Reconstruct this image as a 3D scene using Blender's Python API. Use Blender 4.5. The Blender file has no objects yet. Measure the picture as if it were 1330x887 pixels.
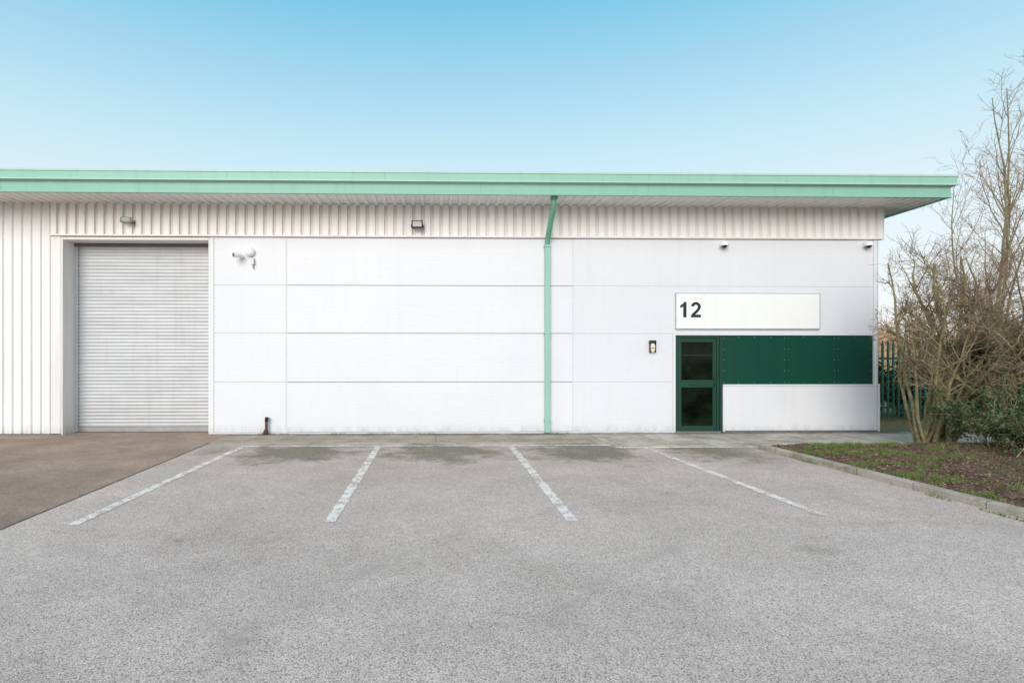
import bpy, math, random
from mathutils import Vector, Matrix, noise
random.seed(7)
S = bpy.context.scene
COL = S.collection
R = math.radians
S.view_settings.view_transform = 'Standard'
S.view_settings.look = 'None'
S.view_settings.exposure = 0

# ------------------------------------------------------------------ materials
class NT:
    def __init__(s, name):
        s.m = bpy.data.materials.new(name); s.m.use_nodes = True
        s.t = s.m.node_tree; s.n = s.t.nodes; s.b = s.n['Principled BSDF']
        s.pos = s.n.new('ShaderNodeNewGeometry').outputs['Position']
    def L(s, a, b): s.t.links.new(a, b)
    def mapping(s, sc):
        m = s.n.new('ShaderNodeMapping'); m.inputs['Scale'].default_value = sc
        s.L(s.pos, m.inputs['Vector']); return m.outputs[0]
    def noise(s, scale, detail=3, rough=.5, sc=None):
        n = s.n.new('ShaderNodeTexNoise'); n.inputs['Scale'].default_value = scale
        n.inputs['Detail'].default_value = detail; n.inputs['Roughness'].default_value = rough
        s.L(s.mapping(sc) if sc else s.pos, n.inputs['Vector']); return n.outputs['Fac']
    def vor(s, scale, feature='F1', out='Distance'):
        n = s.n.new('ShaderNodeTexVoronoi'); n.feature = feature; n.inputs['Scale'].default_value = scale
        s.L(s.pos, n.inputs['Vector']); return n.outputs[out]
    def ramp(s, f, stops):
        r = s.n.new('ShaderNodeValToRGB'); e = r.color_ramp.elements
        while len(e) < len(stops): e.new(.5)
        for i, (p, c) in enumerate(stops):
            e[i].position = p; e[i].color = (c, c, c, 1) if isinstance(c, (int, float)) else (*c, 1)
        s.L(f, r.inputs[0]); return r.outputs[0]
    def mr(s, f, a, b, c=0, d=1):
        r = s.n.new('ShaderNodeMapRange')
        for i, v in enumerate((a, b, c, d)): r.inputs[i+1].default_value = v
        s.L(f, r.inputs[0]); return r.outputs[0]
    def mix(s, f, a, b, mode='MIX'):
        m = s.n.new('ShaderNodeMix'); m.data_type = 'RGBA'; m.blend_type = mode
        for k, v in ((0, f), (6, a), (7, b)):
            if isinstance(v, (int, float)):
                m.inputs[k].default_value = v if k == 0 else (v, v, v, 1)
            elif isinstance(v, tuple): m.inputs[k].default_value = (*v, 1)
            else: s.L(v, m.inputs[k])
        return m.outputs[2]
    def math(s, op, a, b=0.0):
        m = s.n.new('ShaderNodeMath'); m.operation = op
        for k, v in ((0, a), (1, b)):
            if isinstance(v, (int, float)): m.inputs[k].default_value = v
            else: s.L(v, m.inputs[k])
        return m.outputs[0]
    def xyz(s):
        x = s.n.new('ShaderNodeSeparateXYZ'); s.L(s.pos, x.inputs[0]); return x.outputs
    def bump(s, h, strength=.3, dist=.01):
        b = s.n.new('ShaderNodeBump'); b.inputs['Strength'].default_value = strength
        b.inputs['Distance'].default_value = dist
        s.L(h, b.inputs['Height']); s.L(b.outputs[0], s.b.inputs['Normal'])
    def col(s, c):
        if isinstance(c, tuple): s.b.inputs['Base Color'].default_value = (*c, 1)
        else: s.L(c, s.b.inputs['Base Color'])
    def rough(s, v, metal=0, spec=.5):
        s.b.inputs['Roughness'].default_value = v; s.b.inputs['Metallic'].default_value = metal
        s.b.inputs['Specular IOR Level'].default_value = spec

def plain(name, c, rough=.5, metal=0, var=.12, scale=6):
    t = NT(name); n = t.noise(scale, 4, .6)
    lo = tuple(v*(1-var) for v in c); hi = tuple(min(1, v*(1+var)) for v in c)
    t.col(t.mix(t.mr(n, .3, .7), lo, hi)); t.rough(rough, metal); return t.m

def cladding(name, c, rib=0, dirt=.25, base=True, dc=(.42, .38, .30), spec=.35, rb=.4):
    t = NT(name)
    big = t.noise(.5, 4, .6)
    streak = t.noise(1, 4, .6, sc=(7, 7, .5))
    fine = t.noise(22, 3, .6)
    a = t.mix(t.mr(big, .3, .7), tuple(v*.95 for v in c), c)
    f = t.math('MULTIPLY', t.mr(streak, .5, .78), dirt)
    a = t.mix(f, a, dc)
    a = t.mix(t.math('MULTIPLY', t.mr(fine, .45, .75), dirt*.25), a, tuple(v*.7 for v in c))
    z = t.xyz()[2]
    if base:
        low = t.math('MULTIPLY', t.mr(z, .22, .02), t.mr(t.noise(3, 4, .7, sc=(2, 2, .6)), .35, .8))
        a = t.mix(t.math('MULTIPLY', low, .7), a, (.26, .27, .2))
    t.col(a); t.rough(.45, 0, spec)
    if rib:
        w = t.math('SINE', t.math('MULTIPLY', z, 2*math.pi/rib))
        h = t.math('ADD', t.mr(w, -1, 1, 0, 1), t.math('MULTIPLY', fine, .1))
        t.bump(h, rb, .004)
    else:
        t.bump(big, .15, .02)
    return t.m

M = {}
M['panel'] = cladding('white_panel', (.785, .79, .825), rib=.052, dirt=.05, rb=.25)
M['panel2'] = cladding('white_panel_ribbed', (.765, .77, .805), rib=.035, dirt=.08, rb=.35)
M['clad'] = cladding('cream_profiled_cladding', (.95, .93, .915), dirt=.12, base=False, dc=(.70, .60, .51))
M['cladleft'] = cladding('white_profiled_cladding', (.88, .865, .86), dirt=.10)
M['valleyshade'] = cladding('profile_valley_shade', (.80, .76, .735), dirt=.15, base=False, dc=(.62, .53, .46))  # darker copy of the cladding colour: shade between the ribs, painted in
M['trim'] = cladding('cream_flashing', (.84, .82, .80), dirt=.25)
M['soffit'] = cladding('soffit_metal', (.90, .88, .87), dirt=.25, base=False)
M['joint'] = plain('dark_joint', (.16, .16, .17), .8)
M['jointlight'] = plain('grey_joint', (.68, .68, .71), .7, var=.05)
M['mint'] = cladding('mint_green_coated_metal', (.31, .575, .465), dirt=.4, base=False, dc=(.25, .43, .36))
M['mintlow'] = cladding('mid_green_coated_metal', (.275, .535, .425), dirt=.4, base=False, dc=(.21, .39, .32))
M['mintlight'] = cladding('pale_mint_coated_metal', (.47, .67, .59), dirt=.35, base=False, dc=(.32, .48, .42))
M['mintdark'] = plain('mint_joint', (.15, .38, .28), .6)
M['dgreen'] = cladding('dark_green_panel', (.004, .055, .035), dirt=.14, base=False, dc=(.02, .10, .065), spec=.25)
M['dframe'] = plain('green_door_frame', (.003, .048, .027), .45)
M['core'] = plain('core_wall', (.46, .46, .47), .9)
M['roofm'] = plain('roof_sheet', (.35, .36, .36), .7)
M['black'] = plain('black_plastic', (.015, .015, .016), .5)
M['white'] = plain('white_plastic', (.88, .88, .88), .35, var=.03)
M['grey'] = plain('grey_metal', (.35, .35, .35), .4, .6)
M['alu'] = plain('pale_aluminium', (.50, .51, .52), .4, .3)
M['screw'] = plain('pale_rivet', (.3, .38, .34), .4)
M['rust'] = plain('rusty_iron', (.11, .055, .033), .85, var=.5, scale=25)
M['letter'] = plain('black_vinyl', (.012, .012, .014), .5)
M['signm'] = cladding('sign_face', (.89, .89, .89), dirt=.04, base=False)
M['fencem'] = plain('green_fence_paint', (.010, .085, .060), .6, var=.35)
M['lens'] = plain('lamp_glass', (.6, .61, .61), .15)
M['cream'] = plain('cream_diffuser', (.8, .72, .52), .4)

t = NT('shutter_metal')
n = t.noise(1, 4, .6, sc=(1.2, 1, 9)); s2 = t.noise(1, 4, .6, sc=(9, 1, .4))
a = t.mix(t.mr(n, .3, .7), (.52, .53, .55), (.62, .63, .65))
a = t.mix(t.math('MULTIPLY', t.mr(s2, .5, .75), .3), a, (.42, .39, .34))
a = t.mix(t.math('MULTIPLY', t.mr(t.xyz()[2], .9, .05), .3), a, (.36, .35, .32))
t.col(a); t.rough(.45, .15); M['shutter'] = t.m

t = NT('door_glass'); n = t.noise(2.2, 5, .7)
t.col(t.mix(t.mr(n, .4, .65), (.003, .004, .003), (.008, .018, .009))); t.rough(.06, 0, .15); M['glass'] = t.m  # green blotches in the base colour stand in for reflected greenery

def asphalt_nodes(t):
    x, y, z = t.xyz()
    v = t.vor(120); v2 = t.vor(120, out='Color')
    n1 = t.noise(75, 4, .75); n2 = t.noise(11, 6, .75); n3 = t.noise(.3, 6, .65); n4 = t.noise(1.6, 7, .72)
    bw = t.n.new('ShaderNodeRGBToBW'); t.L(v2, bw.inputs[0])
    stone = t.ramp(bw.outputs[0], [(0, (.65, .545, .49)), (.5, (.80, .68, .62)), (1, (.97, .84, .785))])
    a = t.mix(t.mr(v, .45, .78), stone, (.35, .29, .255))
    a = t.mix(t.mr(n1, .53, .70, 0, .5), a, (.32, .265, .235))
    a = t.mix(t.mr(n1, .46, .28, 0, .5), a, (.97, .87, .82))
    a = t.mix(1.0, a, t.ramp(n3, [(.32, (.88, .875, .875)), (.68, (1.08, 1.08, 1.08))]), 'MULTIPLY')
    a = t.mix(1.0, a, t.ramp(n4, [(.3, (.89, .88, .87)), (.7, (1.07, 1.07, 1.07))]), 'MULTIPLY')
    a = t.mix(1.0, a, t.ramp(n2, [(.3, .88), (.7, 1.08)]), 'MULTIPLY')
    # ragged moss stain in the head of every bay: distance from an oval centre, broken by noise
    fx = t.math('ABSOLUTE', t.math('SUBTRACT', t.math('FRACT', t.math('DIVIDE', t.math('ADD', x, 3.55), 2.47)), .5))
    gx = t.math('MULTIPLY', fx, 2.1)
    gy = t.math('ABSOLUTE', t.math('DIVIDE', t.math('ADD', y, 2.35), 1.25))
    rr = t.math('SQRT', t.math('ADD', t.math('MULTIPLY', gx, gx), t.math('MULTIPLY', gy, gy)))
    rr = t.math('ADD', rr, t.mr(t.noise(1.5, 8, .8), .3, .7, -.75, .75))
    side = t.math('MULTIPLY', t.mr(x, -4.3, -3.5), t.mr(x, 6.3, 5.0))
    st = t.math('MULTIPLY', t.mr(rr, 1.05, .45), side)
    st = t.math('MULTIPLY', st, t.mr(t.noise(22, 5, .85), .32, .55, .25, 1))
    a = t.mix(t.math('MULTIPLY', st, .88), a, (.125, .122, .078))
    inn = t.math('MULTIPLY', t.mr(y, -5.5, -1.8), t.mr(t.noise(1.1, 8, .8), .38, .60))
    a = t.mix(t.math('MULTIPLY', inn, .5), a, (.29, .255, .205))
    def dist(cxx, cyy, sx=1.0, sy=1.0):
        dx = t.math('MULTIPLY', t.math('SUBTRACT', x, cxx), sx); dy = t.math('MULTIPLY', t.math('SUBTRACT', y, cyy), sy)
        return t.math('SQRT', t.math('ADD', t.math('MULTIPLY', dx, dx), t.math('MULTIPLY', dy, dy)))
    def arc(cxx, cyy, r, w, amt, a):
        d = t.math('ABSOLUTE', t.math('SUBTRACT', dist(cxx, cyy), r))
        f = t.math('MULTIPLY', t.mr(d, w, 0), t.mr(t.noise(1.3, 6, .75), .42, .60))
        return t.mix(t.math('MULTIPLY', f, amt), a, (.40, .345, .31))
    a = arc(4.5, -11.5, 4.6, .13, .45, a); a = arc(4.5, -11.5, 6.1, .13, .4, a); a = arc(-7, -14, 7.6, .13, .35, a); a = arc(9, -2, 7.2, .13, .35, a)
    d = t.math('ADD', dist(3.2, -7.65, 1, 1.4), t.math('MULTIPLY', n2, .25))
    a = t.mix(t.mr(d, .38, .12, 0, .5), a, (.22, .19, .16))
    sp = t.vor(.9); a = t.mix(t.math('MULTIPLY', t.mr(sp, .06, .03), t.mr(n2, .45, .65)), a, (.25, .22, .18))
    h = t.math('ADD', t.math('MULTIPLY', v, -1.0), n1)
    return a, h

t = NT('worn_asphalt'); a, h = asphalt_nodes(t); t.col(a); t.rough(.9, 0, .12); t.bump(h, .5, .006); M['asphalt'] = t.m

def paintmat(name, lo, hi, far=0.0):
    t = NT(name); a, h = asphalt_nodes(t)
    m = t.math('ADD', t.math('MULTIPLY', t.noise(4.2, 8, .88), .78), t.math('MULTIPLY', t.noise(50, 3, .7), .22))
    m = t.math('SUBTRACT', m, t.mr(t.xyz()[1], -4.5, -2.0, 0, far))
    t.col(t.mix(t.mr(m, lo, hi), a, (.93, .88, .83))); t.rough(.8, 0, .2); t.bump(h, .35, .006); return t.m
M['paint'] = paintmat('worn_white_line_paint', .482, .500, .015)
M['paintworn'] = paintmat('very_worn_white_line_paint', .486, .506, .028)
M['paintfaint'] = paintmat('faint_white_line_paint', .44, .53)

t = NT('brown_concrete_drive')
n1 = t.noise(70, 5, .85); n3 = t.noise(.7, 7, .72); n4 = t.noise(6, 6, .8)
a = t.mix(t.mr(n1, .38, .62), (.22, .155, .12), (.60, .465, .385))
a = t.mix(1.0, a, t.ramp(n3, [(.32, (.70, .68, .66)), (.68, (1.2, 1.18, 1.16))]), 'MULTIPLY')
a = t.mix(t.mr(n4, .52, .70, 0, .5), a, (.20, .155, .125))
t.col(a); t.rough(.9, 0, .15); t.bump(n1, .55, .006); M['drive'] = t.m
M['tar'] = plain('tar_joint', (.20, .17, .15), .9, var=.5, scale=9)

def slabmat(name, c, w, mort):
    t = NT(name)
    b = t.n.new('ShaderNodeTexBrick'); b.offset = .0
    b.inputs['Scale'].default_value = 1; b.inputs['Brick Width'].default_value = w; b.inputs['Row Height'].default_value = .86
    b.inputs['Mortar Size'].default_value = .009
    b.inputs['Color1'].default_value = (*c, 1); b.inputs['Color2'].default_value = (*(v*.85 for v in c), 1)
    b.inputs['Mortar'].default_value = (*mort, 1)
    t.L(t.pos, b.inputs['Vector'])
    n1 = t.noise(50, 4, .7); n3 = t.noise(1.6, 7, .78)
    a = t.mix(t.mr(n1, .35, .7, 0, .4), b.outputs['Color'], tuple(v*.5 for v in c))
    a = t.mix(t.mr(n3, .40, .62, 0, .7), a, (.22, .20, .135))
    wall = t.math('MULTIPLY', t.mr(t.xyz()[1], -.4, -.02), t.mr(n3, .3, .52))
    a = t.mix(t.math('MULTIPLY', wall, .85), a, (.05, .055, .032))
    t.col(a); t.rough(.9, 0, .15); t.bump(n1, .4, .004); return t.m
M['apron'] = slabmat('dirty_concrete_apron', (.54, .47, .40), 3.7, (.22, .19, .16))
M['slab'] = slabmat('concrete_paving_slab', (.72, .66, .60), .86, (.22, .20, .14))
t = NT('concrete_kerb'); n1 = t.noise(50, 4, .7); n3 = t.noise(3, 5, .7)
a = t.mix(t.mr(n1, .3, .7), (.36, .31, .265), (.58, .52, .46)); a = t.mix(t.mr(n3, .45, .64, 0, .75), a, (.18, .17, .10))
jx = t.math('ABSOLUTE', t.math('SINE', t.math('MULTIPLY', t.xyz()[1], math.pi/.914)))
a = t.mix(t.mr(jx, .025, .010), a, (.09, .08, .06))
t.col(a); t.rough(.85); t.bump(n1, .4, .004); M['kerb'] = t.m
t = NT('bare_soil'); n1 = t.noise(26, 6, .8); n3 = t.noise(1.4, 6, .7); n5 = t.noise(7, 5, .75)
a = t.mix(t.mr(n1, .34, .66), (.07, .038, .027), (.35, .225, .165)); a = t.mix(1.0, a, t.ramp(n5, [(.35, .55), (.65, 1.3)]), 'MULTIPLY'); a = t.mix(t.mr(n3, .53, .64, 0, .55), a, (.14, .17, .06))
t.col(a); t.rough(.95, 0, .15); t.bump(n1, .9, .04); M['soil'] = t.m
t = NT('rough_ground'); n1 = t.noise(8, 5, .75); n3 = t.noise(.3, 5, .65)
a = t.mix(t.mr(n1, .3, .7), (.12, .15, .05), (.27, .24, .14)); a = t.mix(t.mr(n3, .4, .65, 0, .6), a, (.26, .20, .13))
t.col(a); t.rough(.95, 0, .1); t.bump(n1, .6, .03); M['ground'] = t.m
def veg(name, c1, c2, scale=2.5, rough=.7):
    t = NT(name); n = t.noise(scale, 4, .7); n2 = t.noise(30, 2, .5)
    a = t.mix(t.mr(n, .35, .65), c1, c2); a = t.mix(1.0, a, t.ramp(n2, [(.3, .6), (.7, 1.25)]), 'MULTIPLY')
    t.col(a); t.rough(rough, 0, .25); return t.m
M['bark'] = veg('lichen_bark', (.19, .17, .07), (.37, .31, .19), 5)
M['twig'] = veg('bare_twig', (.15, .115, .065), (.36, .26, .175))
M['twigp'] = veg('pinkish_twig', (.26, .165, .12), (.46, .33, .25))
M['ivy'] = veg('dark_ivy_leaf', (.016, .032, .012), (.05, .07, .027), 3, .45)
M['bramble'] = veg('bramble_leaf', (.04, .09, .028), (.13, .19, .075), 4, .45)
M['grass'] = veg('grass_blade', (.11, .19, .04), (.26, .30, .10), 4)
M['litter'] = veg('dead_leaf', (.17, .09, .05), (.58, .40, .27), 12)
M['farveg'] = veg('dry_shrub', (.50, .31, .17), (.72, .50, .31), .8)
M['olive'] = veg('olive_shrub_leaf', (.09, .11, .04), (.20, .19, .08), 1.5)

# ------------------------------------------------------------------ mesh helpers
class MB:
    def __init__(s): s.v = []; s.f = []; s.mi = []; s.cur = 0
    def box(s, x0, x1, y0, y1, z0, z1):
        b = len(s.v)
        s.v += [(x0,y0,z0),(x1,y0,z0),(x1,y1,z0),(x0,y1,z0),(x0,y0,z1),(x1,y0,z1),(x1,y1,z1),(x0,y1,z1)]
        for q in ((0,3,2,1),(4,5,6,7),(0,1,5,4),(1,2,6,5),(2,3,7,6),(3,0,4,7)):
            s.f.append(tuple(b+i for i in q)); s.mi.append(s.cur)
        return s
    def face(s, pts):
        b = len(s.v); s.v += [tuple(p) for p in pts]; s.f.append(tuple(range(b, b+len(pts)))); s.mi.append(s.cur)
    def loft(s, rings, closed=False, caps=False):
        b = len(s.v); n = len(rings[0])
        for r in rings: s.v += [tuple(p) for p in r]
        for i in range(len(rings)-1):
            for j in range(n if closed else n-1):
                k = (j+1) % n
                s.f.append((b+i*n+j, b+i*n+k, b+(i+1)*n+k, b+(i+1)*n+j)); s.mi.append(s.cur)
        if caps:
            s.f.append(tuple(b+j for j in reversed(range(n)))); s.mi.append(s.cur)
            s.f.append(tuple(b+(len(rings)-1)*n+j for j in range(n))); s.mi.append(s.cur)
    def tube(s, pts, rad, sides=8, caps=True):
        rings = []
        prev = None
        for i, p in enumerate(pts):
            p = Vector(p)
            d = Vector(pts[min(i+1, len(pts)-1)]) - Vector(pts[max(i-1, 0)])
            d.normalize()
            if prev is None:
                u = d.orthogonal().normalized()
            else:
                u = (prev - d*prev.dot(d))
                if u.length < 1e-5: u = d.orthogonal()
                u.normalize()
            prev = u; w = d.cross(u)
            r = rad[i] if isinstance(rad, (list, tuple)) else rad
            rings.append([p + (u*math.cos(2*math.pi*k/sides) + w*math.sin(2*math.pi*k/sides))*r for k in range(sides)])
        s.loft(rings, True, caps)
    def obj(s, name, mats, parent=None, smooth=False, bevel=0, label=None):
        me = bpy.data.meshes.new(name); me.from_pydata(s.v, [], s.f)
        if not isinstance(mats, (list, tuple)): mats = [mats]
        for m in mats: me.materials.append(m)
        if len(mats) > 1:
            for p, i in zip(me.polygons, s.mi): p.material_index = i
        if smooth:
            for p in me.polygons: p.use_smooth = True
        me.update()
        o = bpy.data.objects.new(name, me); COL.objects.link(o)
        if parent is not None: attach(o, parent)
        if bevel:
            md = o.modifiers.new('bevel', 'BEVEL'); md.width = bevel; md.segments = 2; md.limit_method = 'ANGLE'
        if label: o['label'] = label
        return o
def attach(o, parent):
    o.parent = parent
    root = Vector((0, 0, 0)); p = parent
    while p is not None:
        root = root + p.location; p = p.parent
    o.matrix_parent_inverse = Matrix.Translation(-root)
    if parent.type != 'EMPTY': o.matrix_parent_inverse = Matrix.Identity(4)
def empty(name, loc, label, cat, group=None):
    e = bpy.data.objects.new(name, None); e.location = loc; e.empty_display_size = .2; COL.objects.link(e)
    e['label'] = label; e['category'] = cat
    if group: e['group'] = group
    return e
def box(name, mat, parent, *d, bevel=0, label=None): return MB().box(*d).obj(name, mat, parent, bevel=bevel, label=label)

# ------------------------------------------------------------------ ground
g = MB(); g.face([(-900,-900,-.03),(900,-900,-.03),(900,900,-.03),(-900,900,-.03)]); o = g.obj('ground', M['ground']); o['kind']='structure'
m = MB(); m.face([(-40,-45,0),(30,-45,0),(30,-2.13,0),(7,-2.13,0),(7,-1.95,0),(3.6,-1.95,0),(3.6,-1.2,0),(-40,-1.2,0)]); o=m.obj('road', M['asphalt']); o['kind']='structure'
m = MB(); m.face([(-40,-14,.004),(-3.78,-14,.004),(-4.42,-.5,.004),(-4.42,.7,.004),(-40,.7,.004)]); o = m.obj('driveway', M['drive']); o['kind']='structure'
m = MB(); ring=[]
for i in range(121):
    f=i/120; x=-3.785+(-4.415+3.785)*f; y=-14+13.5*f; j=.006*noise.noise(Vector((y*3,0,0)))
    w=.009+.006*noise.noise(Vector((y*5,7,0)))
    ring.append([(x-w+j,y,.008),(x+w+j,y,.008)])
m.loft(ring); o = m.obj('driveway_joint', M['tar']); o['kind']='structure'
m = MB(); m.box(-4.40, 3.3, -1.30, .2, -.1, .010); o = m.obj('pavement', M['apron'], bevel=.003); o['kind']='structure'
m = MB(); m.box(3.305, 12.0, -2.02, .2, -.1, .016); o = m.obj('pavement', M['slab'], bevel=.004); o['kind']='structure'

def line(x0, y0, x1, y1, w, mat):
    m = MB(); d = Vector((x1-x0, y1-y0, 0)).normalized(); nrm = Vector((-d.y, d.x, 0))*w/2
    n = 60; ring=[]
    for i in range(n+1):
        p = Vector((x0,y0,.004)).lerp(Vector((x1,y1,.004)), i/n)
        ring.append([p+nrm*(1+random.uniform(-.14,.14)), p-nrm*(1+random.uniform(-.14,.14))])
    m.loft(ring); o = m.obj('parking_line', mat); o['kind'] = 'structure'; return o
line(-3.53,-6.78,-3.58,-1.80,.115,M['paint']); line(-1.05,-6.74,-1.07,-1.80,.115,M['paint'])
line(1.36,-6.74,1.40,-1.80,.115,M['paint']); line(4.0,-6.62,3.86,-2.03,.115,M['paintworn'])
line(-3.62,-1.72,3.3,-1.72,.09,M['paintfaint'])

path = [(12.5,-2.1),(6.3,-2.10)]
for k in range(7):
    a = R(90+ k*90/6); path.append((6.13+.25*math.cos(a), -2.36+.25*math.sin(a)))
path += [(5.95,-5),(6.02,-8),(6.05,-14),(6.1,-40)]
m = MB(); rings=[]
for i,p in enumerate(path):
    p=Vector((*p,0)); d=(Vector((*path[min(i+1,len(path)-1)],0))-Vector((*path[max(i-1,0)],0))).normalized(); nn=Vector((-d.y,d.x,0))
    rings.append([p-nn*.065+Vector((0,0,-.05)),p-nn*.065+Vector((0,0,.075)),p-nn*.05+Vector((0,0,.09)),p+nn*.05+Vector((0,0,.09)),p+nn*.065+Vector((0,0,.075)),p+nn*.065+Vector((0,0,-.05))])
m.loft(rings, False); o=m.obj('kerb', M['kerb']); o['kind']='structure'

def bedh(x, y):
    e = min(max((x-6.05)/1.2, 0), 1); e2 = min(max((-2.1-y)/.8, 0), 1)
    return .055 + .10*min(e, e2) + .08*e*e2*noise.noise(Vector((x*1.7, y*1.7, 0))) + .045*min(1,e*3)*noise.noise(Vector((x*8, y*8, 3)))+.025*min(1,e*3)*noise.noise(Vector((x*22, y*22, 3)))
m = MB(); nx, ny = 220, 200
X0=5.97
rings=[[(X0+ (24*(i/nx)**1.8), -2.13-(32*(j/ny)**1.9), bedh(X0+24*(i/nx)**1.8, -2.13-32*(j/ny)**1.9)) for i in range(nx+1)] for j in range(ny+1)]
def cl(p):
    x,y,z=p
    if x<6.13 and y>-2.36:
        v=Vector((x-6.13,y+2.36)); 
        if v.length>.22: v=v.normalized()*.22; x,y=6.13+v.x,-2.36+v.y
    return (x,y,z)
rings=[[cl(p) for p in r] for r in rings]
m.loft(rings); o=m.obj('soil', M['soil'], smooth=True); o['kind']='structure'

# ------------------------------------------------------------------ building
B = empty('warehouse_building', (0, 0, 0), 'white clad industrial unit with mint green eaves and roller shutter', 'building')
XL, XR, XD0, XD1 = -26.0, 9.74, -8.03, -4.87
m = MB()
m.box(XL, XD0-.02, .07, .8, -.05, 5.1); m.box(XD1+.02, 5.2, .07, .8, -.05, 5.1); m.box(5.2, XR-.02, .1, .8, -.05, 5.1)
m.box(XD0-.02, XD1+.02, .07, .8, 4.27, 5.1); m.box(XL, XR-.02, .8, 21, -.05, 5.1)
m.obj('wall', M['core'], B)

def ribbed(x0, x1, z0, z1, yb, depth=.035, p=.25, cr=.135, sl=.028):
    m = MB(); x = x0; va = p-cr-2*sl
    while x < x1-.001:
        q = [(x, yb-depth), (x+cr, yb-depth), (x+cr+sl, yb), (x+cr+sl+va, yb), (x+p, yb-depth)]
        for k in range(4):
            a, b = q[k], q[k+1]
            if a[0] >= x1: break
            bx = min(b[0], x1)
            m.cur = 1 if k in (1, 2) else 0
            m.face([(a[0], a[1], z0), (bx, b[1], z0), (bx, b[1], z1), (a[0], a[1], z1)])
        x += p
    return m
ribbed(XL, -8.24, .03, 4.98, .025, depth=.036, p=.20, cr=.125, sl=.018).obj('cladding', [M['cladleft'], M['cladleft']], B, label='white vertically ribbed cladding')
ribbed(-8.24, 9.86, 4.30, 4.98, .003, depth=.042, p=.20, cr=.12, sl=.012).obj('cladding', [M['clad'], M['valleyshade']], B, label='cream vertically ribbed upper cladding')
m = MB(); pts=[]; y=0.02
while y < 21:
    pts += [(9.80, y), (9.80, y+.135), (9.765, y+.163), (9.765, y+.222)]; y += .25
m.loft([[(a, b, .03) for a, b in pts], [(a, b, 5.0) for a, b in pts]]); m.obj('cladding', M['cladleft'], B, label='white ribbed cladding of the gable wall')

def strips(name, mat, lst, bevel=.004):
    for d in lst: box(name, mat, B, *d, bevel=bevel)
strips('flashing', M['trim'], [(-8.26, 9.88, -.055, .06, 4.262, 4.30), (-8.25, -8.04, -.012, .06, .03, 4.259)], .005)
strips('flashing', M['panel'], [(9.855, 9.885, -.05, .06, 4.302, 4.98), (9.68, 9.765, -.012, .07, .03, 4.258), (-4.87, -4.79, -.006, .068, .045, 4.258), (5.205, 5.26, -.01, .072, .03, 2.187), (5.262,9.675,-.01,.072,2.15,2.187)])

zs = [.045, 1.13, 2.187, 3.225, 4.258]
def panels(x0, x1, z_list, gap, mat, name='wall_panel', y=0.0):
    for a, b in zip(z_list[:-1], z_list[1:]): box(name, mat, B, x0, x1, y, .068, a+gap/2, b-gap/2, bevel=.003)
panels(-4.784, -3.242, zs, .004, M['panel'])
panels(-3.218, 2.989, zs, .011, M['panel'])
panels(3.009, 5.20, zs[:3], .003, M['panel2'])
panels(3.009, 9.675, zs[2:], .003, M['panel2'])
for d in ((-3.241, -3.219, .003, .068, .045, 4.255), (2.990, 3.008, .003, .068, .045, 4.255)): box('joint_strip', M['jointlight'], B, *d)
box('base_flashing', M['jointlight'], B, -4.87, 5.25, -.018, .07, .012, .043)
box('base_flashing', M['joint'], B, -8.24, -8.03, .02,.06,.0,.029); box('base_flashing', M['joint'], B, XL,-8.245,.0,.06,.0,.029)

for d in ((-8.035, -8.0, -.008, .62, .0, 4.25), (-4.905, -4.872, .0, .62, .0, 4.25), (-7.999, -4.906, .0, .62, 4.19, 4.25)): box('door_reveal', M['trim'], B, *d, bevel=.003)
def subempty(name, loc, label):
    e = bpy.data.objects.new(name, None); COL.objects.link(e); e.parent = B; e.location = loc; e['label'] = label; e.empty_display_size=.2
    return e
sh = subempty('roller_shutter', (-6.45, .45, 0), 'light grey steel roller shutter, closed')
def shp(m, name, mat, **k):
    o = m.obj(name, mat, None, **k); o.parent = sh; o.matrix_parent_inverse = Matrix.Translation((6.45, -.45, 0)); return o
m = MB(); prof=[]; z=.12; p=.0775
while z < 4.12:
    for f, d in ((0, 0), (.12, -.005), (.35, -.012), (.6, -.014), (.82, -.010), (.95, -.001)): prof.append((.46+d, z+f*p))
    z += p
m.loft([[( -7.97, a, b) for a, b in prof], [(-4.93, a, b) for a, b in prof]][::-1]); shp(m, 'curtain', M['shutter'])
m = MB(); m.box(-7.97,-4.93,.42,.48,.012,.115); shp(m, 'bottom_rail', M['grey'], bevel=.006)
for a,b in ((-7.999,-7.94),(-4.96,-4.906)):
    m = MB(); m.box(a,b,.40,.44,.01,4.12); shp(m, 'guide_rail', M['shutter'], bevel=.004)
m = MB(); m.box(-7.999,-4.906,.38,.5,4.125,4.189); shp(m, 'head_box', M['joint'])

# roof, fascia, soffit
m = MB(); Yf=-.95
m.loft([[(XL,Yf+.02,5.3),(10.5,Yf+.02,5.3)],[(XL,10,6.1),(10.5,10,6.1)],[(XL,21.5,5.3),(10.5,21.5,5.3)]]); m.face([(10.5,Yf+.02,5.3),(10.5,10,6.1),(10.5,21.5,5.3),(10.5,21.5,5.0),(10.5,Yf+.02,5.0)][::-1]); roof=m.obj('roof', M['roofm'], B)
def rim(prof, mat, name):
    m = MB()
    A=[(XL, Yf-o, z) for o, z in prof]; Bc=[(10.55+o, Yf-o, z) for o, z in prof]; C=[(10.55+o, 21.6, z) for o, z in prof]
    m.loft([A, Bc, C]); o=m.obj(name, mat); o.parent=roof; return o
rim([(-.15,5.375),(.085,5.375),(.085,5.335),(.07,5.33)], M['mintlight'], 'roof_capping')
rim([(.07,5.331),(.07,5.19)], M['mint'], 'gutter')
rim([(.07,5.1901),(.088,5.187),(.088,5.165),(.0,5.15)], M['mintlight'], 'gutter_lip')
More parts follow.
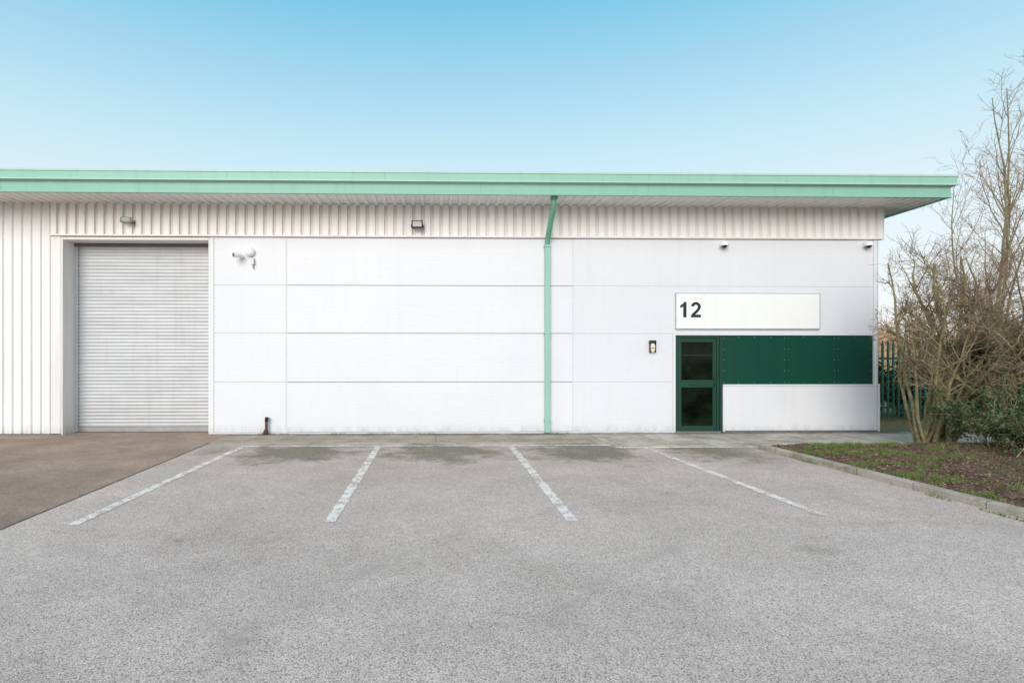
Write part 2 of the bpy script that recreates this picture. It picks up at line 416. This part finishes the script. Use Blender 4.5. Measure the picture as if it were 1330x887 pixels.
rim([(.0,5.151),(.0,4.965),(.012,4.96),(.012,4.93),(-.05,4.93),(-.05,4.97)], M['mintlow'], 'fascia')
for x in (-15.3,-11.2,-7.2,-4.14,-1.02,4.3,7.1):
    m = MB(); m.box(x-.003,x+.003,Yf-.0715,Yf-.069,5.19,5.33); o=m.obj('fascia_joint', M['mintdark']); o.parent=roof
for x in (-13.2,-8.6,-3.3,.9,4.3,8.1):
    m = MB(); m.box(x-.003,x+.003,Yf-.0015,Yf,4.965,5.15); o=m.obj('fascia_joint', M['mintdark']); o.parent=roof
m=MB(); pts=[]; x=XL
while x < 10.55:
    for dx,zz in ((0,4.985),(.07,4.985),(.085,4.950),(.15,4.950),(.165,4.985)): pts.append((x+dx,zz))
    x+=.20
m.loft([[(a,Yf+.05,b) for a,b in pts],[(a,.06,b) for a,b in pts]]); o=m.obj('soffit', M['soffit']); o.parent=roof
m=MB(); m.box(9.9,10.5,.061,21.5,4.97,4.99); o=m.obj('soffit', M['soffit']); o.parent=roof

# downpipe
m = MB(); m.box(2.365,2.475,-.13,-.03,.03,4.10); m.obj('downpipe', M['mint'], B, bevel=.012)
m=MB(); m.tube([(2.42,-.08,4.05),(2.42,-.085,4.15),(2.42,-.16,4.26),(2.42,-.66,4.70),(2.42,-.75,4.80),(2.42,-.76,4.97)],.056,12)
m.obj('downpipe_offset', M['mintdark'], B, smooth=True)
m=MB(); m.box(2.35,2.49,-.85,-.71,4.90,4.949); m.obj('downpipe_outlet', M['mintdark'], B, bevel=.01)
for z in (4.08,2.19,.3): box('downpipe_bracket', M['mint'], B, 2.352,2.488,-.138,-.0,z-.02,z+.02, bevel=.004)

# entrance door
D = subempty('entrance_door', (5.78,.03,0), 'dark green glazed door with mid rail and letter plate')
def dpart(m,name,mat,**k):
    o=m.obj(name,mat,None,**k); o.parent=D; o.matrix_parent_inverse=Matrix.Translation((-5.78,-.03,0)); return o
m=MB(); x0,x1=5.265,6.245
m.box(x0,x0+.06,.015,.09,.02,2.148); m.box(x1-.06,x1,.015,.09,.02,2.148); m.box(x0+.06,x1-.06,.015,.09,2.09,2.148); dpart(m,'frame',M['dframe'],bevel=.004)
m=MB(); a,b=x0+.066,x1-.066
m.box(a,a+.075,.03,.085,.05,2.084); m.box(b-.075,b,.03,.085,.05,2.084); m.box(a+.075,b-.075,.03,.085,2.0,2.084); m.box(a+.075,b-.075,.03,.085,.05,.16); m.box(a+.075,b-.075,.03,.085,1.0,1.17)
dpart(m,'door_leaf',M['dframe'],bevel=.004)
m=MB(); m.box(a+.075,b-.075,.055,.065,.16,1.0); dpart(m,'glass',M['glass'])
m=MB(); m.box(a+.075,b-.075,.055,.065,1.17,2.0); dpart(m,'glass',M['glass'])
m=MB(); m.box(5.57,5.93,.018,.03,1.05,1.12); dpart(m,'letter_plate',M['dframe'],bevel=.004)
m=MB(); m.tube([(6.125,.03,1.02),(6.125,-.02,1.03),(6.125,-.02,1.20),(6.125,.03,1.21)],.009,8); dpart(m,'handle',M['dframe'],smooth=True)
m=MB(); m.box(a+.076,b-.076,.045,.054,1.70,1.72); dpart(m,'glazing_bar',M['black'])
m=MB(); m.box(x0,x1,-.05,.1,.0165,.045); dpart(m,'threshold',M['grey'])
m=MB(); m.box(6.249,6.30,-.01,.09,.02,2.148); m.obj('flashing',M['dframe'],B,bevel=.003)

for a,b in ((6.305,7.745),(7.749,8.86),(8.864,9.674)): box('green_infill_panel',M['dgreen'],B,a,b,.02,.09,1.075,2.148,bevel=.002)
pts=set()
for (a,b) in ((6.305,7.745),(7.752,8.86),(8.866,9.674)):
    for x in (a+.04,b-.04):
        for z in (1.12,1.37,1.61,1.85,2.09): pts.add((x,z))
    n=int((b-a)/.35)
    for k in range(1,n):
        for z in (1.11,2.11): pts.add((a+(b-a)*k/n,z))
m=MB(); m.box(-.006,.006,.016,.02,-.006,.006); r0=m.obj('rivet',M['screw']); r0.parent=B
for i,(x,z) in enumerate(sorted(pts)):
    r=r0 if i==0 else r0.copy()
    if i: COL.objects.link(r); r.parent=B
    r.location=(x,0,z)
box('sill',M['panel'],B,6.302,9.762,-.045,.09,1.037,1.072,bevel=.004)
box('wall_panel',M['panel2'],B,6.342,9.74,-.03,.07,.06,1.034,bevel=.003)
box('flashing',M['panel'],B,6.302,6.338,-.036,.09,.03,1.034,bevel=.003); box('flashing',M['panel'],B,9.766,9.80,-.036,.015,.03,1.075,bevel=.003)
box('base_flashing',M['joint'],B,6.34,9.76,-.025,.07,.0165,.057)

# ------------------------------------------------------------------ sign
SG = empty('sign', (6.85,-.02,2.29),'long blank white unit sign with black number 12 on clad wall','sign')
m=MB(); m.box(5.262,8.438,-.045,-.002,2.30,3.062); m.obj('board',M['signm'],SG)
m=MB(); m.box(5.25,8.45,-.050,-.001,3.063,3.077); m.box(5.25,8.45,-.050,-.001,2.283,2.299); m.box(5.247,5.261,-.050,-.001,2.30,3.062); m.box(8.439,8.453,-.050,-.001,2.30,3.062); m.obj('frame',M['alu'],SG)
m=MB(); m.box(5.888,5.893,-.047,-.0452,2.30,3.062); m.obj('seam',M['jointlight'],SG)
def poly(pts,x,z,h,y0,y1):
    m=MB(); P=[(x+a*h,z+b*h) for a,b in pts]
    m.face([(a,y0,b) for a,b in P]); n=len(P)
    for i in range(n):
        a,b=P[i],P[(i+1)%n]; m.face([(a[0],y0,a[1]),(b[0],y0,b[1]),(b[0],y1,b[1]),(a[0],y1,a[1])])
    return m
one=[(.20,0),(.41,0),(.41,1),(.25,1),(.20,.91),(.12,.84),(.0,.79),(.0,.61),(.12,.66),(.20,.72)]
poly(one,5.345,2.54,.335,-.050,-.0455).obj('number',M['letter'],SG)
two=[]
for k in range(17):
    a=R(172-k*212/16); two.append((.33+.325*math.cos(a),.69+.31*math.sin(a)))
two+=[(.44,.32),(.33,.225),(.29,.18),(.66,.18),(.66,0),(0,0),(.02,.11),(.07,.21),(.16,.31),(.30,.43),(.41,.55)]
for k in range(13):
    a=R(-30+k*202/12); two.append((.33+.13*math.cos(a),.69+.14*math.sin(a)))
poly(two,5.58,2.54,.335,-.050,-.0455).obj('number',M['letter'],SG)

# ------------------------------------------------------------------ wall fittings
def floodlight(x,z,yw,house,lab,tilt,yaw=0,s=1.0):
    E=empty('floodlight',(x,yw,z),lab,'light','floodlights on the wall')
    rot=Matrix.Translation((x,yw-.14,z))@Matrix.Rotation(yaw,4,'Z')@Matrix.Rotation(tilt,4,'X')@Matrix.Scale(s,4)
    def tf(m): m.v=[tuple(rot@Vector(v)) for v in m.v]; return m
    m=MB(); 
    m.loft([[(-.09,.04,-.05),(.09,.04,-.05),(.09,.04,.05),(-.09,.04,.05)],[(-.12,-.01,-.085),(.12,-.01,-.085),(.12,-.01,.085),(-.12,-.01,.085)],[(-.12,-.045,-.085),(.12,-.045,-.085),(.12,-.045,.085),(-.12,-.045,.085)]],True,True)
    tf(m).obj('housing',house,E,bevel=.004)
    m=MB(); m.box(-.092,.092,-.051,-.0455,-.06,.06); tf(m).obj('lamp_glass',M['lens'],E)
    w=.13*s
    m=MB(); m.box(x-w-.005,x-w+.006,yw-.16,yw,z-.02,z+.0); m.box(x+w-.006,x+w+.005,yw-.16,yw,z-.02,z+.0); m.box(x-w,x+w,yw-.012,yw+.03,z-.03,z+.03); m.obj('bracket',house,E)
floodlight(-.40,4.50,-.036,M['black'],'black square floodlight mounted on cream ribbed cladding',R(-12))
floodlight(-6.57,4.56,-.036,M['grey'],'small grey floodlight angled down above the roller shutter',R(-30),R(15),.85)

E=empty('security_camera',(-4.22,0,3.82),'white bullet security camera on bracket on white panel wall','camera')
m=MB(); m.tube([(-4.17,-.12,3.86),(-4.27,-.22,3.835)],.055,16); m.tube([(-4.262,-.212,3.837),(-4.285,-.235,3.831)],[.060,.060],16); m.obj('housing',M['white'],E)
m=MB(); m.tube([(-4.2855,-.2355,3.8309),(-4.29,-.24,3.83)],.045,14); m.obj('lens',M['joint'],E)
m=MB(); m.tube([(-4.21,-.15,3.84),(-4.19,-.06,3.80),(-4.18,.0,3.80)],.02,8); m.obj('bracket',M['white'],E,smooth=True)
E=empty('alarm_sounder',(-4.0,0,3.9),'round white alarm sounder with hanging bracket on wall','alarm')
m=MB(); m.tube([(-4.0,0,3.93),(-4.0,-.03,3.93),(-4.0,-.07,3.93),(-4.0,-.10,3.93),(-4.0,-.112,3.93)],[.10,.105,.09,.06,.02],20); m.obj('cover',M['white'],E,smooth=True)
m=MB(); m.box(-3.97,-3.91,-.07,-.001,3.66,3.80); m.obj('junction_box',M['alu'],E,bevel=.01)
m=MB(); m.tube([(-3.94,-.03,3.67),(-3.935,-.04,3.60),(-3.92,-.03,3.57)],.012,6); m.obj('cable',M['grey'],E)

def dome(x,z,yw):
    E=empty('dome_camera',(x,yw,z),'small white dome security camera with dark lens under flashing','camera','dome cameras on the wall')
    m=MB(); m.box(x-.07,x+.07,yw-.05,yw,z-.02,z+.09); m.obj('mount',M['white'],E,bevel=.015)
    m=MB(); m.tube([(x,yw-.10,z+.085),(x,yw-.10,z+.07),(x,yw-.10,z+.0)],[.06,.085,.09],18); m.obj('housing',M['white'],E)
    m=MB(); m.tube([(x,yw-.10,z-.001-.05*math.sin(R(a))) for a in (0,25,50,70,88)],[.055*math.cos(R(a)) for a in (0,25,50,70,88)],16); m.obj('lens',M['black'],E,smooth=True)
dome(6.30,4.10,0); dome(9.50,4.11,0)

E=empty('wall_lamp',(4.73,0,1.9),'black caged bulkhead lamp with cream diffuser on white wall','light')
m=MB(); m.box(4.675,4.785,-.03,-.001,1.77,2.02); m.obj('back_plate',M['black'],E,bevel=.015)
m=MB(); m.loft([[(4.73+.055*math.cos(a),-.031-.06*k,1.875+.10*math.sin(a)) for a in [2*math.pi*i/20 for i in range(20)]] for k in (0,1)],True,True); m.obj('diffuser',M['cream'],E,bevel=.01)
m=MB(); m.box(4.66,4.80,-.1,-.031,1.98,2.035); m.box(4.672,4.788,-.099,-.092,1.86,1.872)
m.box(4.665,4.673,-.099,-.031,1.77,1.98); m.box(4.787,4.795,-.099,-.031,1.77,1.98); m.obj('cage',M['black'],E,bevel=.003)

E=empty('pipe_stub',(-3.62,-.1,0),'short rusty capped standpipe at the foot of the wall','pipe')
m=MB(); m.tube([(-3.64,-.1,0),(-3.64,-.1,.10),(-3.635,-.1,.12),(-3.635,-.1,.30)],[.04,.04,.03,.03],12); m.obj('pipe',M['rust'],E,smooth=True)
m=MB(); m.tube([(-3.635,-.1,.29),(-3.62,-.1,.38)],[.036,.042],10); m.obj('cap',M['black'],E)
m=MB(); m.tube([(-3.66,-.11,.11),(-3.69,-.13,.0)],[.02,.03],8); m.obj('brace',M['rust'],E)

# ------------------------------------------------------------------ fence
FX,FY=14,2.5
F=empty('fence',(FX,FY,0),'dark green steel palisade fence behind the paving','fence')
m=MB(); 
pz=[(-.036,.0),(-.02,.012),(-.01,-.008),(.01,-.008),(.02,.012),(.036,.0)]
ring0=[(a,b,.06) for a,b in pz]; ring1=[(a,b,2.02) for a,b in pz]; m.loft([ring1,ring0])
tip=[(a*.15,b,2.14) for a,b in pz]; m.loft([tip,ring1])
pale0=m.obj('pale',M['fencem'])
for k in range(92):
    c=pale0 if k==0 else pale0.copy()
    if k: COL.objects.link(c)
    c.parent=F; c.matrix_parent_inverse=Matrix.Identity(4)
    c.location=(9.95+k*.145-FX, 2.45-FY+random.uniform(-.004,.004), 0)
for z in (.35,1.65): box('rail',M['fencem'],F,9.85,23.4,2.475,2.52,z-.025,z+.025)
for k in range(5): x=11.4+k*2.75; box('post',M['fencem'],F,x-.05,x+.05,2.525,2.60,-.03,1.9)

# ------------------------------------------------------------------ vegetation
def rv(): return Vector((random.gauss(0,1),random.gauss(0,1),random.gauss(0,1)))
def xl(p, xmin): return xmin+max(0,p.y+2.2)*.8+.25*math.sin(p.z*5+p.y*3)   # growth leans away from the wall corner
def grow(out, p, d, length, r, lvl, spec, xmin=-1e9):
    sp=spec[lvl]; n=sp['seg']; pts=[Vector(p)]; rad=[r]; d=d.normalized(); dirs=[d.copy()]
    for i in range(n):
        d=(d+rv()*sp['wob']+Vector((0,0,sp.get('up',0)))).normalized()
        q=pts[-1]+d*length/n
        if q.x<xl(q,xmin)-(.15 if lvl>1 else 0):
            if lvl==0: d.x=abs(d.x)*.4; d.normalize(); q=pts[-1]+d*length/n
            else: break
        pts.append(q); rad.append(r*(1-(i+1)/n*(1-sp.get('tip',.3)))); dirs.append(d.copy())
    if len(pts)<2: return
    out[lvl].append((pts,rad))
    if lvl+1<len(spec):
        for k in range(sp['kids']):
            f=random.uniform(sp.get('from',.25),1); n2=len(pts)-1; i=min(int(f*n2),n2-1); fr=f*n2-i
            q=pts[i].lerp(pts[i+1],fr); base=dirs[i]
            side=rv(); side=(side-base*side.dot(base)).normalized()
            nd=base*math.cos(sp['ang'])+side*math.sin(sp['ang'])
            grow(out,q,nd,spec[lvl+1]['len']*random.uniform(.6,1.25)*(1-.45*f*sp.get('short',1)),max(rad[i]*.6,.0035) if lvl+1<3 else .0035,lvl+1,spec,xmin)
def leaves(m, pts, n, spread, size):
    for _ in range(n):
        p=random.choice(pts)+rv()*spread
        if p.z<.03: p.z=random.uniform(.05,.3)
        u=rv().normalized(); w=u.cross(rv()).normalized(); s=size*random.uniform(.6,1.3)
        m.face([p-u*s, p+w*s*.55, p+u*s, p-w*s*.55])
def treeobj(name,loc,label,cat,stems,spec,twig,trunklv=2,leaf=None,minr=.004,sides=(8,6,4,3,3),xmin=-1e9):
    E=empty(name,loc,label,cat); out=[[] for _ in spec]
    for (off,d,L,r) in stems: grow(out,Vector(loc)+Vector(off),Vector(d),L,r,0,spec,xmin)
    m=MB(); 
    for l in range(trunklv):
        for pts,rad in out[l]: m.tube(pts,rad,sides[l],False)
    m.obj('trunk',M['bark'],E,smooth=True)
    m=MB(); allp=[]
    for l in range(trunklv,len(spec)):
        for pts,rad in out[l]:
            m.tube(pts,[max(minr*.6,x) for x in rad],3,False); allp+=pts
    m.obj('crown',twig,E,smooth=False)
    if leaf:
        mm=MB(); leaves(mm,[p for p in allp if leaf[4](p)],leaf[0],leaf[1],leaf[2]); mm.obj('foliage',leaf[3],E)
    return out
spec=[dict(seg=9,wob=.13,kids=9,ang=R(45),up=.03,**{'from':.34}),
      dict(seg=6,wob=.18,kids=6,ang=R(42),len=1.25,up=.06,tip=.35),
      dict(seg=6,wob=.2,kids=4,ang=R(45),len=.66,up=.02,tip=.4),
      dict(seg=3,wob=.22,kids=0,ang=0,len=.34,tip=.5)]
stems=[]
for k in range(17):
    a=2*math.pi*k/17+random.uniform(-.2,.2); r0=random.uniform(.06,.26); tl=random.uniform(.06,.38)
    stems.append(((math.cos(a)*r0,math.sin(a)*r0*.7,-.05),(math.cos(a)*tl+.06,math.sin(a)*tl*.5,1),random.uniform(1.8,3.6),random.uniform(.03,.06)))
treeobj('shrub',(8.98,-2.3,.08),'multi-stemmed bare shrub with greenish stems growing in planting bed','shrub',stems,spec,M['twig'],leaf=(1800,.03,.02,M['olive'],lambda p:p.z<2.7),xmin=8.25)
stems=[]
for k in range(18):
    a=random.uniform(0,2*math.pi); r0=random.uniform(.05,.45); tl=random.uniform(.08,.34)
    stems.append(((math.cos(a)*r0,math.sin(a)*r0,-.05),(math.cos(a)*tl,math.sin(a)*tl*.7,1),random.uniform(2.8,4.4),random.uniform(.018,.034)))
treeobj('shrub',(10.3,-2.6,.08),'tall tangled bare shrub with dark ivy leaves beside the fence','shrub',stems,spec,M['twigp'],leaf=(8000,.06,.026,M['ivy'],lambda p:p.z<1.9),xmin=9.3)
spec2=[dict(seg=14,wob=.055,kids=13,ang=R(30),up=.05,tip=.15,**{'from':.3}),
       dict(seg=8,wob=.12,kids=6,ang=R(36),len=2.1,up=.10,tip=.25,short=.7),
       dict(seg=5,wob=.15,kids=4,ang=R(40),len=.75,up=.05,tip=.4),
       dict(seg=3,wob=.2,kids=0,ang=0,len=.38,tip=.5)]
random.seed(41)
treeobj('tree',(11.95,-.3,-.03),'tall bare young tree with fine reddish twigs','tree',[((0,0,0),(.03,0,1),7.3,.05),((.15,.1,0),(.10,.05,1),6.2,.038),((-.15,.1,0),(-.02,.05,1),5.6,.035)],spec2,M['twigp'],xmin=8.7)
treeobj('tree',(12.8,.4,-.03),'slender bare young tree standing behind the shrubs','tree',[((0,0,0),(-.01,0,1),7.8,.05)],spec2,M['twigp'],xmin=8.7)
E=empty('bramble_bush',(9.4,-3.6,.1),'low leafy green bramble bush spreading over soil','bush')
out=[[],[],[]]
sp3=[dict(seg=7,wob=.14,kids=6,ang=R(50),up=-.12,tip=.4,**{'from':.2}),dict(seg=4,wob=.2,kids=3,ang=R(50),len=.42,tip=.5,up=-.03),dict(seg=3,wob=.2,kids=0,ang=0,len=.2)]
for k in range(56):
    a=random.uniform(0,2*math.pi); q=Vector((9.45+random.gauss(0,.28),-3.6+random.gauss(0,.3),.1))
    grow(out,q,Vector((math.cos(a)*.7,math.sin(a),1.7)),random.uniform(.6,1.35),.008,0,sp3)
m=MB(); P=[]
for l in range(3):
    for pts,rad in out[l]: m.tube(pts,[max(.003,x) for x in rad],3,False); P+=pts
m.obj('stems',M['twigp'],E); mm=MB(); leaves(mm,P,13000,.035,.026); mm.obj('foliage',M['bramble'],E)

def mass(name,x0,x1,y0,y1,h,n,leafn,tw,lf,ls,seed,hv=.5):
    random.seed(seed); out=[[],[],[]]
    s3=[dict(seg=6,wob=.12,kids=6,ang=R(38),up=.03,tip=.3,**{'from':.15}),dict(seg=4,wob=.18,kids=4,ang=R(42),len=h*.35,tip=.5,up=.02),dict(seg=3,wob=.2,kids=0,ang=0,len=h*.17)]
    for k in range(n):
        x=random.uniform(x0,x1); y=random.uniform(y0,y1)
        hh=h*(1-hv*.5+hv*noise.noise(Vector((x*.35,y*.35,seed))))
        grow(out,Vector((x,y,-.03)),Vector((random.gauss(0,.15),random.gauss(0,.15),1)),hh*random.uniform(.7,1.05),.006*h,0,s3)
    m=MB(); P=[]
    for l in range(3):
        for pts,rad in out[l]: m.tube(pts,[max(.0022*h,x) for x in rad],3,False); P+=pts
    m.cur=1; leaves(m,P,leafn,.04*h,ls)
    o=m.obj(name,[tw,lf]); o['kind']='stuff'; return o
mass('hedge',10.6,26,3.1,5.2,1.7,280,46000,M['ivy'],M['ivy'],.06,11,.3)
mass('shrubbery',16,62,20,34,5.2,520,18000,M['farveg'],M['farveg'],.10,21)
mass('undergrowth',13.6,22,-6,1.5,1.7,130,12000,M['twig'],M['bramble'],.045,31)

# grass + litter
random.seed(5)
m=MB()
for _ in range(46000):
    u=random.random()
    if u<.45: x=7.2+random.gauss(0,.6); y=-3.1+random.gauss(0,.5)
    elif u<.75: x=6.1+abs(random.gauss(0,.35)); y=-2.3-random.random()*6
    else: x=6.1+random.random()*5; y=-2.2-random.random()*5
    if x<6.08 or y>-2.2: continue
    if noise.noise(Vector((x*2.3,y*2.3,9)))+.5*noise.noise(Vector((x*7,y*7,4)))<.06: continue
    z=bedh(x,y)-.005; h=random.uniform(.02,.07); a=random.uniform(0,6.28); dx,dy=math.cos(a)*.004,math.sin(a)*.004
    lx,ly=random.gauss(0,.02),random.gauss(0,.02)
    m.face([(x-dx,y-dy,z),(x+dx,y+dy,z),(x+lx,y+ly,z+h)])
for _ in range(9000):
    x=random.uniform(12.1,20); y=random.uniform(-2,2.4)
    z=-.03; h=random.uniform(.04,.12); a=random.uniform(0,6.28); dx,dy=math.cos(a)*.006,math.sin(a)*.006
    m.face([(x-dx,y-dy,z),(x+dx,y+dy,z),(x+random.gauss(0,.03),y,z+h)])
for _ in range(3600):
    if random.random()<.6: x=random.uniform(-4.8,9.7); y=-.03-abs(random.gauss(0,.025)); z=.01
    else: x=5.85-abs(random.gauss(0,.02)); y=random.uniform(-10,-2.6); z=0
    if noise.noise(Vector((x*1.3,y*1.3,2)))<.05: continue
    h=random.uniform(.01,.045); a=random.uniform(0,6.28); dx,dy=math.cos(a)*.004,math.sin(a)*.004
    m.face([(x-dx,y-dy,z),(x+dx,y+dy,z),(x+random.gauss(0,.01),y-abs(random.gauss(0,.01)),z+h)])
o=m.obj('grass',M['grass']); o['kind']='stuff'
m=MB()
def lit(x,y,z,s):
    a=random.uniform(0,6.28); u=Vector((math.cos(a),math.sin(a),random.uniform(-.3,.3)))*s; w=Vector((-math.sin(a),math.cos(a),random.uniform(-.3,.3)))*s*.5; p=Vector((x,y,z+s*.3))
    m.face([p-u,p+w,p+u,p-w])
for _ in range(11000):
    x=6.1+random.random()**1.3*6; y=-2.2-random.random()*7
    lit(x,y,bedh(x,y)+.004,random.uniform(.006,.032))
for _ in range(260):
    x=5.93-abs(random.gauss(0,.12))-.07; lit(x,random.uniform(-12,-2.5),.003,random.uniform(.004,.012))
for _ in range(200): lit(random.uniform(-4,12),-abs(random.gauss(0,.15))-.04,.018,random.uniform(.005,.014))
for _ in range(160): lit(random.uniform(-8,6),random.uniform(-9,-1.8),.003,random.uniform(.003,.009))
o=m.obj('leaf_litter',M['litter']); o['kind']='stuff'

# ------------------------------------------------------------------ light
W=bpy.data.worlds.new('World'); S.world=W; W.use_nodes=True
nt=W.node_tree; N=nt.nodes; Lk=nt.links; bg=N['Background']
EL,AZ=R(24),R(196)
sky=N.new('ShaderNodeTexSky'); sky.sky_type='NISHITA'; sky.sun_disc=False; sky.sun_elevation=EL; sky.sun_rotation=AZ; sky.air_density=1.0; sky.dust_density=1.5; sky.ozone_density=1.5
sc=N.new('ShaderNodeMix'); sc.data_type='RGBA'; sc.blend_type='MULTIPLY'; sc.inputs[0].default_value=1; sc.inputs[7].default_value=(.12,.12,.12,1); Lk.new(sky.outputs[0],sc.inputs[6])
tc=N.new('ShaderNodeTexCoord'); sx=N.new('ShaderNodeSeparateXYZ'); Lk.new(tc.outputs['Generated'],sx.inputs[0])
rp=N.new('ShaderNodeValToRGB'); Lk.new(sx.outputs[2],rp.inputs[0]); e=rp.color_ramp.elements
st=[(0.0,(.98,.97,.95)),(.20,(.82,.93,.97)),(.33,(.60,.84,.94)),(.53,(.21,.60,.84)),(.75,(.38,.53,.66)),(1.0,(.52,.56,.61))]
while len(e)<len(st): e.new(.5)
for i,(p,c) in enumerate(st): e[i].position=p; e[i].color=(*c,1)
mx=N.new('ShaderNodeMix'); mx.data_type='RGBA'; mx.inputs[0].default_value=.88; Lk.new(sc.outputs[2],mx.inputs[6]); Lk.new(rp.outputs[0],mx.inputs[7])
Lk.new(mx.outputs[2],bg.inputs[0]); bg.inputs[1].default_value=1.05
sl=bpy.data.lights.new('sun','SUN'); sl.energy=2.5; sl.angle=R(40); sl.color=(1,.92,.85)
so=bpy.data.objects.new('sun',sl); COL.objects.link(so)
dirv=Vector((math.sin(AZ)*math.cos(EL),math.cos(AZ)*math.cos(EL),math.sin(EL)))
so.rotation_euler=dirv.to_track_quat('Z','Y').to_euler()

# ------------------------------------------------------------------ camera
cd=bpy.data.cameras.new('camera'); cam=bpy.data.objects.new('camera',cd); COL.objects.link(cam)
cd.sensor_width=36; cd.sensor_fit='HORIZONTAL'; cd.lens=740/1330*36; cd.shift_x=.0624; cd.shift_y=.0184
cd.clip_start=.05; cd.clip_end=3000
cam.location=(0,-12.4,1.6); cam.rotation_euler=(R(90),0,-math.atan(.0215)); S.camera=cam
